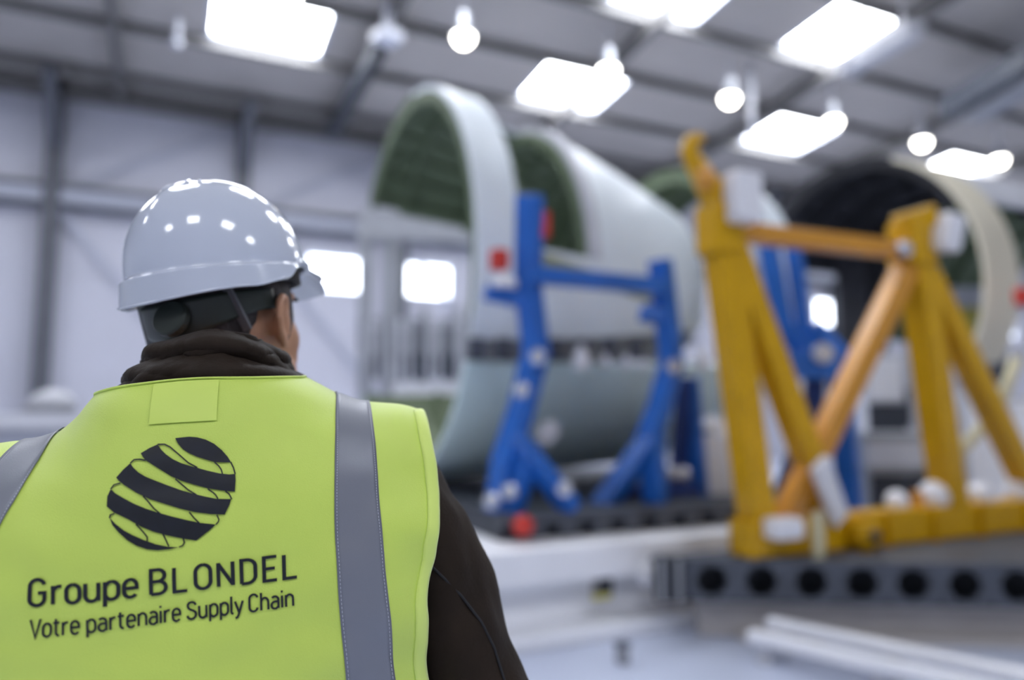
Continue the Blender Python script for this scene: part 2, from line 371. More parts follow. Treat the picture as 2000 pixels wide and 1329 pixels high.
# small white packing pieces on the split between the shells
for k, (px, py, w, h) in enumerate([(1135, 690, .14, .20), (1182, 695, .08, .12), (1222, 698, .10, .12), (1255, 702, .08, .10), (1372, 690, .12, .22)]):
    p = at(px, py + 8, 6.05 + (px - 1135) * .0035)
    o = MB().lathe([(w / 2, -h / 2), (w / 2, 0), (w / 5, h * .4), (w / 6, h / 2)], p, n=14).build('clamp_cap', M['white2'], f1b, smooth=False)
b = MB()  # strip added behind the split to make the gap dark
for s0 in (0, .95, 1.9): b.grid(lambda u, v: (B1X + s0 + .97 * u, B1Y - (R1(s0 + .97 * u) - .14) * math.sin(math.radians(106 + 16 * v)), B1Z + (R1(s0 + .97 * u) - .14) * math.cos(math.radians(106 + 16 * v))), 8, 4)
b = b.build('gap_strip', M['grey'], f1); sol = b.modifiers.new('solid', 'SOLIDIFY'); sol.thickness = .06
for k in range(7):
    a = at(930 + 52 * k, 683, 5.85 + .09 * k)
    MB().box(a, (.10, .06, .18)).build('spacer_block', M['dark2'], f1b)
# second, middle section
f3 = thing('fuselage_section', 'small fuselage ring with olive inside, behind the doorway shell', 'fuselage', (5.35, 7.2, 1.4))
R3 = lambda s: 1.52 - .06 * s
shell('skin_panel', f3, 5.28, 7.2, 2.86, R3, 0, .5, -80, 40, SI, SI); shell('skin_panel', f3, 5.28, 7.2, 2.86, R3, .5, .75, -80, 160, M['skin_out'], SI)
shell('skin_panel', f3, 5.28, 7.2, 2.86, R3, 0, .5, 40, 160, M['skin_out'], SI)
for s in (.05, .4, .72): rib(f3, 5.28 + s, 7.2, 2.86, R3(s) - .05, -80, 117, SI)
# right-hand section with black lining
B2X, B2Y, B2Z = 8.60, 7.3, 3.12
R2 = lambda s: 1.92
f2 = thing('fuselage_section', 'cream fuselage barrel lined with black insulation at the right', 'fuselage', (B2X, B2Y, 1.4))
shell('skin_panel', f2, B2X, B2Y, B2Z, R2, 0, 3.0, -66, 24, M['black_in'], M['black_in'], ns=6, na=40)
shell('skin_panel', f2, B2X, B2Y, B2Z, R2, 0, .62, 24, 122, M['cream'], SI, ns=3, na=40)
shell('skin_panel', f2, B2X, B2Y, B2Z, R2, .62, 3.0, 24, 58, M['grey2'], M['black_in'], ns=4, na=16)
shell('skin_panel', f2, B2X, B2Y, B2Z, R2, 3.0, 6.5, -100, 58, M['grey2'], SI, ns=6, na=60)
for s in (.04, .75, 1.5, 2.25): rib(f2, B2X + s, B2Y, B2Z, 1.86, -65, 60, M['black_in'], w=.07)
for s in (3.1, 3.9, 4.7, 5.5): rib(f2, B2X + s, B2Y, B2Z, 1.86, -99, 58, SI, w=.07)
for a in range(-60, 60, 12):
    aa = math.radians(a)
    MB().path([(B2X + .02, B2Y - 1.84 * math.sin(aa), B2Z + 1.84 * math.cos(aa)), (B2X + 3, B2Y - 1.84 * math.sin(aa), B2Z + 1.84 * math.cos(aa))], .03, 6).build('insulation_roll', M['black_in'], f2)
MB().span((B2X + 1.5, B2Y + .95, 1.75), (B2X + 1.95, B2Y + 1.5, 4.2)).build('black_pillar', M['black_in'], f2)
MB().box(at(1998, 580, 8.3), (.18, .12, .20)).build('red_marker', M['red'], f2, bevel=.02)
# support under the right-hand section
sup = thing('support_trestle', 'grey steel trestle carrying the cream barrel', 'trestle', (B2X + 1, B2Y, 0))
for dx in (.7, 2.6):
    for dy in (-1.35, 1.3):
        MB().bar((B2X + dx, B2Y + dy, 0), (B2X + dx, B2Y + dy * .98, 2.3), .14, .14).build('post', M['grey2'], sup)
    MB().bar((B2X + dx, B2Y - 1.4, 1.3), (B2X + dx, B2Y + 1.4, 1.3), .12, .16).build('crossbeam', M['grey2'], sup)
MB().bar((B2X + .7, B2Y - 1.35, .5), (B2X + 2.6, B2Y - 1.35, .5), .1, .12).build('side_rail', M['grey2'], sup)

# ------------------------------------------------------------------ blue cradle
cr = thing('fuselage_cradle', 'bright blue steel cradle holding the sage green shell', 'cradle', cg(.3, 5.6, .83))
BL = M['blue']
def poly(parent, pts, w, h, m, name):
    b = MB()
    for p, q in zip(pts[:-1], pts[1:]):
        d = (q - p).normalized() * (w * .3); b.bar(p - d, q + d, w, h, upv=(.42, -.9, 0))
    return b.build(name, m, parent, bevel=.008)
poly(cr, [at(1034, 392, 5.30), at(1032, 560, 5.36), at(1047, 690, 5.36), at(1018, 800, 5.36), at(985, 905, 5.4), at(975, 990, 5.42)], .14, .16, BL, 'post')
poly(cr, [at(1035, 880, 5.36), at(1000, 990, 5.36)], .13, .14, BL, 'post')
poly(cr, [at(1008, 858, 5.34), at(1112, 988, 5.36)], .12, .14, BL, 'brace')
poly(cr, [at(1290, 518, 5.95), at(1302, 620, 5.95), at(1312, 710, 5.95), at(1287, 800, 5.95), at(1262, 865, 5.95)], .14, .16, BL, 'post')
poly(cr, [at(1275, 850, 5.93), at(1175, 990, 5.93)], .14, .16, BL, 'brace')
poly(cr, [at(1272, 850, 5.93), at(1280, 985, 5.93)], .15, .16, BL, 'post')
poly(cr, [at(1040, 537, 5.30), at(1292, 560, 5.88)], .12, .14, BL, 'crossbeam')
poly(cr, [at(955, 572, 5.30), at(1030, 588, 5.36)], .10, .12, BL, 'arm'); poly(cr, [at(1262, 612, 5.92), at(1300, 622, 5.95)], .12, .14, BL, 'arm')
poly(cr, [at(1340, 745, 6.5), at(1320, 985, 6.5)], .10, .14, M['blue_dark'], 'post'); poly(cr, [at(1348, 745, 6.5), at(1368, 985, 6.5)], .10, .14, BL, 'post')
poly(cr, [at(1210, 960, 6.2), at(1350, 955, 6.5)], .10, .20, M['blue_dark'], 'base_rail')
for px, py, d in [(1050, 697, 5.24), (1018, 762, 5.24), (1103, 955, 5.24), (995, 960, 5.28), (960, 978, 5.28), (1316, 716, 5.84), (1312, 925, 6.3), (1335, 925, 6.3)]:
    MB().lathe([(.055, -.03), (.055, .02), (.03, .035)], at(px, py, d), axis=(-.42, -.9, 0), n=16).build('bolt_head', M['steelb'], cr)
MB().box(at(975, 508, 5.30), (.12, .12, .15)).build('red_clamp', M['red'], cr, bevel=.02); MB().box(at(1062, 440, 5.36), (.08, .08, .20)).build('red_clamp', M['red'], cr, bevel=.02)
MB().lathe([(.09, -.02), (.09, .03), (.05, .06)], at(985, 556, 5.26), n=16).build('white_pad', M['white2'], cr)
# dolly and plinth
dl = thing('transport_dolly', 'long charcoal dolly with ribbed side under the blue cradle', 'dolly', (4.2, 6.5, .60))
MB().span((2.15, 4.82, .60), (5.3, 8.6, .78)).build('deck', M['dark'], dl, bevel=.01)
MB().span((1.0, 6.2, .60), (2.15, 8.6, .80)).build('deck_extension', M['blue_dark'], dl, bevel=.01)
MB().span((2.15, 4.74, .72), (5.3, 4.815, .785)).build('edge_rail', M['dark2'], dl)
for k in range(11):
    MB().span((2.32 + .28 * k, 4.76, .61), (2.46 + .28 * k, 4.82, .77)).build('side_rib', M['dark2'], dl)
MB().ell(at(1022, 1028, 5.10), (.075, .075, .075)).build('red_knob', M['red'], dl, smooth=True)
pl = thing('machine_plinth', 'long white stepped plinth under the charcoal dolly', 'plinth', (4, 6, 0))
MB().span((.9, 4.45, .36), (5.4, 8.8, .598)).build('top_slab', M['white'], pl, bevel=.02)
MB().span((1.0, 4.62, .10), (5.3, 8.7, .36)).build('body', M['white'], pl)
MB().span((.8, 4.30, 0), (5.4, 8.9, .10)).build('base_step', M['white'], pl, bevel=.015)
MB().box(at(1180, 1130, 5.18), (.10, .06, .22)).build('dark_slot', M['dark'], pl)
MB().box(at(1166, 1130, 5.2), (.05, .06, .24)).build('slot_trim', M['beige'], pl)
MB().box(at(1045, 1112, 5.02), (.14, .02, .03)).build('yellow_mark', M['ymark'], pl); MB().box(at(1175, 1166, 5.1), (.14, .03, .03)).build('yellow_mark', M['ymark'], pl)
for k, (px, py, d, m, r) in enumerate([(1300, 1105, 5.1, 'white2', .035), (1262, 1125, 5.05, 'white2', .05)]):
    MB().ell(at(px, py, d), (r, r, r * 1.6)).build('white_fitting', M[m], pl, smooth=True)
wb = thing('white_crate', 'white box standing behind the left leg of the yellow frame', 'crate', at(1405, 968, 6.7))
cb_ = at(1402, 972, 6.7); cb_.z = .79
MB().bar(cb_, at(1400, 845, 6.7), .40, .40, upv=(.42, .9, 0)).build('body', M['white2'], wb, bevel=.02)
MB().bar(at(1400, 845, 6.7), at(1412, 820, 6.7), .36, .36, upv=(.42, .9, 0), w1=.2, h1=.2).build('lid', M['white2'], wb)

# ------------------------------------------------------------------ yellow lifting frame on its platform
AX = Vector((1, 0, 0)); YE = M['yellow']; OR = M['orange']
nL = at(1405, 450, 5.0); nR = at(1785, 492, 5.78)
ys = thing('lifting_frame', 'yellow steel lifting frame with hooked horn, right foreground', 'lifting frame', at(1475, 1065, 5.0))
side = (0, -1, 0)
def strut(p, q, w, m=YE, name='strut', w1=None): return MB().bar(p, q, w, w, upv=side, w1=w1, h1=w1).build(name, m, ys, bevel=.012)
base0 = at(1455, 1040, 5.0); base0.z = .256 + .27 + .125
def basept(px):                    # point of the base beam below a given sight line: the beam runs along the hall
    d = at(px, 900, 1.0) - CAM; t = base0.y / d.y; return Vector((d.x * t, base0.y, base0.z))
strut(nL, basept(1478), .19, name='leg'); strut(nL + Vector((.06, 0, -.05)), basept(1625), .17, name='leg')
strut(nR, basept(1512), .15, OR, 'diagonal'); strut(nR, basept(1853), .20, name='leg'); strut(nR, basept(2025), .17, name='leg')
strut(nL, nR, .13, OR, 'top_chord')
MB().bar(basept(1440), basept(2260), .22, .24).build('base_beam', YE, ys, bevel=.015)
for px in (1700, 1790, 1880, 1970): MB().box(basept(px) + Vector((0, -.12, 0)), (.03, .06, .25)).build('beam_stiffener', YE, ys)
MB().box(nL, (.24, .24, .34)).build('node_block', YE, ys, bevel=.03)
MB().box(nL + Vector((0, 0, .22)), (.17, .2, .24)).build('node_block', YE, ys, bevel=.03)
h = [at(1402, 420, 5.0), at(1388, 372, 5.0), at(1368, 335, 5.0), at(1352, 310, 5.0), at(1345, 290, 5.0), at(1350, 276, 5.0), at(1362, 272, 5.0), at(1370, 280, 5.0)]
MB().path(h, [.10, .09, .075, .065, .06, .055, .05, .045], 12).build('hook_horn', YE, ys, smooth=True)
MB().ell(at(1378, 350, 4.9), (.06, .06, .09)).build('horn_boss', OR, ys, smooth=True)
MB().box(at(1447, 388, 4.92), (.22, .20, .34)).build('white_pad_block', M['white2'], ys, bevel=.03)
MB().box(nR + Vector((-.02, 0, .05)), (.26, .26, .36)).build('node_block', YE, ys, bevel=.03)
MB().bar(at(1752, 440, 5.75), at(1822, 420, 5.75), .16, .16, upv=side).build('head_bracket', YE, ys, bevel=.02)
MB().bar(at(1838, 490, 5.7), at(1852, 420, 5.7), .18, .20, upv=side).build('white_pad_block', M['white2'], ys, bevel=.02)
MB().lathe([(.06, -.02), (.06, .03)], at(1765, 487, 5.58), axis=side, n=14).build('pin', M['steelb'], ys)
MB().bar(at(1600, 905, 5.02), at(1640, 1015, 5.2), .16, .05, upv=side).build('white_plate', M['white2'], ys)
MB().box(at(1530, 1032, 4.92), (.24, .16, .14)).build('white_box', M['white2'], ys, bevel=.03)
for px, py, r in [(1752, 978, .085), (1825, 955, .12), (1912, 962, .10), (1990, 955, .11)]:
    p = basept(px); MB().ell(p + Vector((0, .02, .12 + r * .55)), (r, r, r)).build('white_cap', M['white2'], ys, smooth=True)
MB().path([basept(1788) + Vector((0, 0, .12)), basept(1788) + Vector((0, 0, .24))], [.05, .04], 12).build('orange_lug', OR, ys)
fp = basept(1640) + Vector((0, -.18, -.04))
MB().lathe([(.10, .10), (.11, 0), (.06, -.08)], fp, n=16).build('foot', YE, ys); MB().lathe([(.035, -.02), (.035, .02)], fp + Vector((-.03, -.12, .04)), axis=side, n=14).build('foot_hole', M['dark'], ys)
MB().bar(at(1597, 1000, 4.95), at(1600, 1092, 4.95), .09, .02, upv=side).build('cream_strap', M['tag'], ys)
# dark platform with round holes in its front beam
pf = thing('perforated_platform', 'charcoal platform with round holes under the yellow frame', 'platform', cg(2.2, 6.0, .26))
HB = math.radians(65 - 95); bd_ = Vector((math.cos(HB), math.sin(HB), 0)); bn = Vector((-bd_.y, bd_.x, 0))   # along, inward
pb = cg(.99, 5.05, .256)
hh, cw, n = .27, .318, 9
fr = MB()
for k in range(n):
    c = .16 + .17 + cw * k; rr = .102; vs = []; fs = []; N = 24
    for lay in (0, .05):
        for i in range(N):
            a = 2 * math.pi * i / N; ca, sa = math.cos(a), math.sin(a); q = max(abs(ca) / (cw / 2), abs(sa) / (hh / 2))
            vs.append(pb + bd_ * (c + ca / q) + UP * (hh / 2 + sa / q) + bn * lay)
            vs.append(pb + bd_ * (c + ca * rr) + UP * (hh / 2 + sa * rr) + bn * lay)
    for i in range(N):
        j = (i + 1) % N
        fs += [(2 * i, 2 * j, 2 * j + 1, 2 * i + 1), (2 * N + 2 * i, 2 * N + 2 * i + 1, 2 * N + 2 * j + 1, 2 * N + 2 * j), (2 * i + 1, 2 * j + 1, 2 * N + 2 * j + 1, 2 * N + 2 * i + 1)]
    fr = MB(); fr.add(vs, fs); fr.build('beam_plate', M['dark2'], pf)
L = .17 + cw * n
Rz = Matrix.Rotation(HB, 3, 'Z')
def prism(poly, z0, z1):
    n_ = len(poly); b = MB(); b.add([(x, y, z) for z in (z0, z1) for x, y in poly], [tuple(range(n_ - 1, -1, -1)), tuple(range(n_, 2 * n_))] + [(i, (i + 1) % n_, n_ + (i + 1) % n_, n_ + i) for i in range(n_)]); return b
q1 = pb + bd_ * (L + .1)
prism([(pb.x - .03, pb.y + .02), (q1.x, q1.y), (q1.x + 2.4, q1.y), (q1.x + 2.4, 4.24), (pb.x - .03, 4.24)], .256 + hh - .035, .256 + hh).build('deck', M['dark2'], pf, bevel=.006)
MB().box(pb + bd_ * (L / 2) + bn * .30 + UP * (hh / 2 - .02), (L - .1, .03, hh - .04), Rz).build('back_web', M['dark'], pf)
MB().box(pb + bd_ * (L / 2 + .1) + bn * .16 + UP * .01, (L, .30, .02), Rz).build('bottom_flange', M['dark'], pf)
MB().box(pb + bd_ * .06 + bn * .05 + UP * (hh / 2), (.20, .12, hh * 1.08), Rz).build('end_block', M['dark'], pf, bevel=.01)
for q in (.0, .11): MB().box(pb + bd_ * (.0 + q) - bn * .03 + UP * (hh / 2), (.03, .05, hh), Rz).build('end_bolt_strip', M['grey'], pf)
pb2 = thing('concrete_base', 'beige concrete block below the charcoal platform', 'base', cg(2.2, 6.2, 0))
prism([(pb.x + .30, pb.y - .02), (q1.x + .1, q1.y + .12), (q1.x + 2.3, q1.y + .12), (q1.x + 2.3, 4.2), (pb.x + .30, 4.2)], 0, .254).build('block', M['beige'], pb2, bevel=.01)
MB().box(pb + bd_ * (L / 2 + .3) + bn * .08 + UP * (-.235), (L - .4, .10, .04), Rz).build('kerb', M['beige'], pb2)
MB().box(pb + bd_ * .62 + bn * .17 + UP * (-.10), (.03, .05, .10), Rz).build('anchor_bolt', M['dark2'], pb2)
# white rails on the floor in front
rl = thing('floor_rail', 'pair of white guide rails lying on the floor at lower right', 'rail', cg(2.2, 4.3, 0))
ra, rb = cg(1.62, 4.85, .17), cg(3.2, 3.22, .17); rd = (rb - ra).normalized(); rn = rd.cross(UP)
for off, z in ((0, 0), (.24, -.03)):
    MB().bar(ra + rn * off + UP * z, rb + rn * off + UP * z, .09, .07).build('rail_bar', M['white'], rl, bevel=.012)
for q in (.1, .75, 1.4, 2.05):
    MB().bar(ra + rd * q - UP * .06, ra + rd * q + rn * .24 - UP * .09, .08, .05).build('sleeper', M['grey2'], rl)
    for off in (0, .24): MB().lathe([(.06, -.17), (.06, -.15), (.03, -.14), (.03, -.05)], ra + rd * q + rn * off, n=12).build('foot', M['grey2'], rl)
fm = MB().box(cg(1.15, 4.16, .004), (1.9, .10, .006), Matrix.Rotation(HEAD - math.pi / 2 + .0, 3, 'Z')).build('floor_marking', M['white2'], fl)
sm = thing('floor_socket', 'small grey floor box in front of the white plinth', 'socket', cg(.66, 4.60, 0))
MB().box(cg(.66, 4.60, .055), (.07, .07, .11)).build('box', M['grey'], sm, bevel=.01); MB().box(cg(.66, 4.60, .115), (.08, .08, .01)).build('lid', M['dark2'], sm)

# ------------------------------------------------------------------ gear behind
b3 = thing('blue_stand', 'blue forked stand standing behind the yellow lifting frame', 'stand', at(1600, 970, 7.10))
poly(b3, [at(1500, 480, 7.30), at(1530, 640, 7.20), at(1600, 720, 7.10)], .16, .16, BL, 'fork_arm'); poly(b3, [at(1550, 490, 7.40), at(1572, 640, 7.20), at(1590, 700, 7.10)], .14, .14, BL, 'fork_arm')
poly(b3, [at(1545, 715, 7.10), at(1660, 715, 7.10)], .26, .3, BL, 'saddle'); poly(b3, [at(1590, 650, 7.15), at(1640, 705, 7.10)], .2, .2, BL, 'saddle')
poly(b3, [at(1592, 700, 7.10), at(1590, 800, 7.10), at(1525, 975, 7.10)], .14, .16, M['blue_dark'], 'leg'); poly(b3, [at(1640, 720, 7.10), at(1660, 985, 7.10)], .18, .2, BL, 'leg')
MB().lathe([(.09, -.03), (.09, .03)], at(1608, 690, 6.90), axis=(-.42, -.9, 0), n=18).build('pulley', M['grey2'], b3)
def cabinet(name, label, cat, px0, py0, px1, py1, d, depth, mb, parts=()):
    a, b_ = at(px0, py1, d), at(px1, py0, d); a.z = 0; a += FWD * (b_ - a).dot(FWD); c = (a + b_) / 2; w = (b_ - a).dot(RGT)
    t = thing(name, label, cat, Vector((c.x, c.y, a.z)))
    R = Matrix.Rotation(HEAD - math.pi / 2, 3, 'Z')
    MB().box(c + FWD * depth / 2, (w, depth, b_.z - a.z), R).build('body', M[mb], t, bevel=.02)
    for nm, u0, v0, u1, v1, m in parts:
        p = a + RGT * (w * (u0 + u1) / 2) + UP * ((b_.z - a.z) * (v0 + v1) / 2) - FWD * .015
        MB().box(p, (w * (u1 - u0), .04, (b_.z - a.z) * (v1 - v0)), R).build(nm, M[m], t)
    return t
cabinet('control_cabinet', 'light grey control cabinet seen between the yellow struts', 'cabinet', 1690, 690, 1800, 990, 9.2, .8, 'grey2', [('door', .05, .74, .6, .97, 'white2'), ('dark_screen', .0, .52, .65, .72, 'dark'), ('vent', .1, .06, .9, .24, 'dark2'), ('handle', .66, .6, .72, .8, 'dark')])
cabinet('tool_cart', 'dark two-shelf tool cart right of the blue stand', 'cart', 1690, 845, 1850, 1000, 7.9, .6, 'grey', [('shelf', 0, .72, 1, .92, 'grey2'), ('opening', .04, .12, .96, .66, 'dark'), ('drawer', .1, .18, .45, .5, 'dark2'), ('drawer', .5, .18, .9, .5, 'dark2')])
cabinet('white_locker', 'white locker behind the right leg of the yellow frame', 'locker', 1880, 770, 2060, 1010, 8.3, .4, 'grey2', [('door', .03, .05, .48, .95, 'white'), ('door', .52, .05, .97, .95, 'white'), ('handle', .44, .45, .47, .6, 'dark')])
cabinet('parts_shelf', 'grey parts shelf in the gap under the cream barrel', 'shelf', 1860, 560, 1960, 770, 12.5, .6, 'grey2', [('opening', .05, .55, .95, .9, 'dark2'), ('opening', .05, .1, .95, .45, 'grey'), ('yellow_bin', .1, .72, .6, .9, 'ymark')])
hz = thing('air_hose', 'cream air hose looping beside the white locker', 'hose', at(1900, 880, 7.2))
MB().path([at(1990, 690, 7.2), at(1965, 760, 7.2), at(1945, 810, 7.2), at(1905, 850, 7.2), at(1875, 880, 7.2), at(1868, 930, 7.2), at(1880, 985, 7.2)], .055, 10).build('tube', M['tag'], hz, smooth=True)
MB().lathe([(.07, -.04), (.07, .04)], at(1990, 690, 7.2), n=14).build('coupling', M['grey2'], hz)
# clutter seen through the open shell and left of it
wp = thing('work_platform', 'grey scaffold work platform seen through the open shell', 'platform', at(800, 900, 12.5))
for px in (715, 765, 830, 895):
    MB().bar(at(px, 420, 12.5) if px in (715, 765) else at(px, 600, 12.5), cg((px - CXP) / F_PX * 12.4, 12.4, 0), .22 if px < 800 else .10, .2 if px < 800 else .1).build('post', M['grey'], wp)
for py, h_, m in ((628, .10, 'grey'), (665, .45, 'grey'), (715, .40, 'dark2'), (440, .5, 'grey')):
    MB().bar(at(700, py, 12.4), at(915, py + 2, 12.4), .1, h_).build('rail', M[m], wp)
for k in range(11): MB().bar(at(705 + 19 * k, 625, 12.3), at(705 + 19 * k, 750, 12.3), .05, .06).build('baluster', M['grey2' if k % 3 else 'dark2'], wp)
cabinet('workbench', 'white workbench below the scaffold platform', 'workbench', 772, 748, 925, 985, 10.2, .8, 'grey2', [('top', -.02, .80, 1.02, 1, 'white2'), ('drawer', .05, .5, .45, .75, 'grey'), ('drawer', .5, .5, .95, .75, 'grey')])
cabinet('storage_cabinet', 'long low blue-grey cabinet with a white top at far left', 'cabinet', -260, 806, 300, 1250, 4.9, .7, 'grey2', [('top', -.01, .93, 1.01, 1.0, 'white2'), ('door', .02, .05, .32, .9, 'rail'), ('door', .34, .05, .65, .9, 'rail'), ('door', .67, .05, .98, .9, 'rail')])
gm = thing('grinder_hood', 'rounded grey machine hood at the foot of the wall column', 'machine', at(95, 806, 6.2))
gp = at(100, 806, 5.25); gp.z = 1.515; MB().ell(gp + UP * .03, (.15, .13, .11)).build('hood', M['grey2'], gm, smooth=True); MB().box(gp + UP * .0, (.34, .3, .02)).build('base', M['grey'], gm)
# ------------------------------------------------------------------ the man: frames
from mathutils.bvhtree import BVHTree
YAW, ROLL = math.radians(13), math.radians(4.0)
FACE = Vector((math.cos(HEAD + YAW), math.sin(HEAD + YAW), 0)); RT = Vector((math.sin(HEAD + YAW), -math.cos(HEAD + YAW), 0))
ORG = cg(-.352, .850, 0)
BM = Matrix(((RT.x, FACE.x, 0, ORG.x), (RT.y, FACE.y, 0, ORG.y), (0, 0, 1, 0), (0, 0, 0, 1))) @ Matrix.Translation((0, 0, 1.48)) @ Matrix.Rotation(-ROLL, 4, 'Y') @ Matrix.Translation((0, 0, -1.48))
def smooth01(t): t = min(1, max(0, t)); return t * t * (3 - 2 * t)
def zs(x):
    a = abs(x); return 1.532 - .066 * smooth01((a - .045) / .13) - .12 * max(0, a - .15) - 4.0 * max(0, a - .21) ** 2 - (.022 * smooth01((a - .05) / .06) * (1 - .5 * smooth01((a - .13) / .06)) if x < 0 else 0)
def wid(z): return .238 + .067 * min(1, max(0, (z - 1.16) / .2)) ** 1.0
def Dback(x, z, dep=.135):
    a = min(abs(x) / wid(z), .9995); c = (1 - a ** 3) ** .5
    t = min(1, max(0, (z - 1.12) / (zs(x) - 1.12))); k = (1 - t ** 4) ** .5
    d = dep * (1 - .10 * smooth01((1.20 - z) / .25))
    return d * c * k
def wr(x, z):                      # soft folds of the vest cloth
    v = Vector((x * 5.0 + z * 4.5, z * 10.0 - x * 4.0, 1.7)); q = noise.noise(v) * .0075
    q += noise.noise(Vector((x * 13 + 5, z * 22 + x * 9, 4.2))) * .0038 * smooth01((abs(x) - .08) / .1 + .25)
    q += .0028 * math.sin(62 * (z + .45 * abs(x)) + 2 * noise.noise(Vector((x * 6, z * 6, 9)))) * smooth01((abs(x) - .17) / .06)
    q += .003 * math.sin(40 * (z - .9 * x)) * smooth01((1.27 - z) / .08) * smooth01(.5 + x * 2)
    q += .0020 * noise.noise(Vector(((x + z * .4) * 3.5, (z - x * .4) * 24, 6.1))) + .0010 * noise.noise(Vector(((x - z * .3) * 6, (z + x * .3) * 46, 2.4)))
    return q
VOFF = .016
def back(x, z, off=0.0):           # outer face of the vest back (body frame), off metres proud of the cloth
    D = Dback(x, z); e = .002
    dx = (Dback(x + e, z) - Dback(x - e, z)) / (2 * e); z1 = min(z + e, zs(x) - 1e-5); z0 = z - e
    dz = (Dback(x, z1) - Dback(x, z0)) / max(1e-6, z1 - z0)
    n = Vector((-dx, -1, -dz)).normalized()
    return Vector((x, -D, z)) + n * (VOFF + wr(x, z) + off)
def front(x, z, off=0.0):
    p = back(x, z, off); q = Vector((p.x, -p.y * .92, p.z)); return q
# ------------------------------------------------------------------ head frame
HY, HP, HR = HEAD - math.radians(17), math.radians(8), math.radians(-7)
hf = Vector((math.cos(HY), math.sin(HY), 0)); hr = Vector((math.sin(HY), -math.cos(HY), 0))
hrot = Matrix(((hr.x, hf.x, 0), (hr.y, hf.y, 0), (0, 0, 1))) @ Matrix.Rotation(HP, 3, 'X') @ Matrix.Rotation(HR, 3, 'Y')
crease_c = at(436, 541, 1.0)
HM = Matrix.Translation(crease_c) @ hrot.to_4x4() @ Matrix.Translation((0, 0, -.070))
toB = BM.inverted() @ HM           # head frame -> body frame
def HB_(p): return toB @ Vector(p)

def remesh(mb, voxel, smooth_it=4, xf=None):
    o = mb.build('tmp', M['skin'])
    r = o.modifiers.new('r', 'REMESH'); r.mode = 'VOXEL'; r.voxel_size = voxel
    if smooth_it:
        s = o.modifiers.new('s', 'SMOOTH'); s.iterations = smooth_it; s.factor = .5
    dg = bpy.context.evaluated_depsgraph_get(); dg.update()
    me = bpy.data.meshes.new_from_object(o.evaluated_get(dg)); bpy.data.objects.remove(o)
    me.polygons.foreach_set('use_smooth', [True] * len(me.polygons))
    return me
def from_mesh(name, me, m, parent, xf=None):
    me.materials.clear(); me.materials.append(m)
    if xf: me.transform(xf)
    o = bpy.data.objects.new(name, me); COL.objects.link(o); adopt(o, parent); return o

man = thing('person', 'worker seen from behind in a white hard hat and hi-vis yellow vest', 'person', (ORG.x, ORG.y, 0))
# ------------------------------------------------------------------ body (one continuous skin)
b = MB(); V = Vector
def hpath(pts, rs, n=12): b.path([HB_(p) for p in pts], rs, n)
def hell(c, r, rot=None): 
    R = toB.to_3x3() @ (rot if rot else Matrix.Identity(3)); b.ell(HB_(c), r, R, 20)
hell((0, -.004, .045), (.075, .099, .088)); hell((0, -.008, .0), (.072, .092, .07)); hell((0, .03, -.01), (.066, .068, .075))
hell((0, .034, -.062), (.056, .058, .055)); hell((0, .042, -.032), (.060, .056, .072)); hell((0, .078, -.098), (.022, .020, .018)); hell((0, .07, .036), (.058, .026, .02))
for s in (-1, 1):
    hell((s * .036, .050, -.022), (.028, .030, .036)); hell((s * .046, .014, -.070), (.020, .046, .032))
    hell((s * .012, .108, -.032), (.010, .010, .008))
    # ear: helix rim, bowl and lobe
    er = [(s * .076, .008, -.012), (s * .081, .010, .010), (s * .087, .004, .024), (s * .092, -.010, .028), (s * .095, -.022, .020), (s * .094, -.026, .002), (s * .089, -.020, -.018), (s * .082, -.008, -.034), (s * .077, .002, -.034)]
    hpath(er, [.005, .0055, .006, .006, .006, .006, .0055, .0065, .006], 8)
    hell((s * .081, -.008, -.004), (.006, .018, .026), Matrix.Rotation(-s * .35, 3, 'Z'))
hpath([(0, .094, .014), (0, .108, -.006), (0, .119, -.028)], [.010, .012, .0135])
hell((0, .092, -.060), (.024, .011, .007)); hell((0, .090, -.071), (.021, .011, .007))
nb = V((0, .0, 1.46))
b.path([HB_((0, -.018, .0)), HB_((0, -.028, -.06)), nb + V((0, .01, .06)), nb, V((0, 0, 1.38))], [.060, .058, .060, .072, .10], 18)
b.ell((0, 0, 1.30), (.20, .095, .19)); b.ell((0, .0, 1.12), (.165, .09, .18)); b.ell((0, 0, .95), (.175, .10, .14))
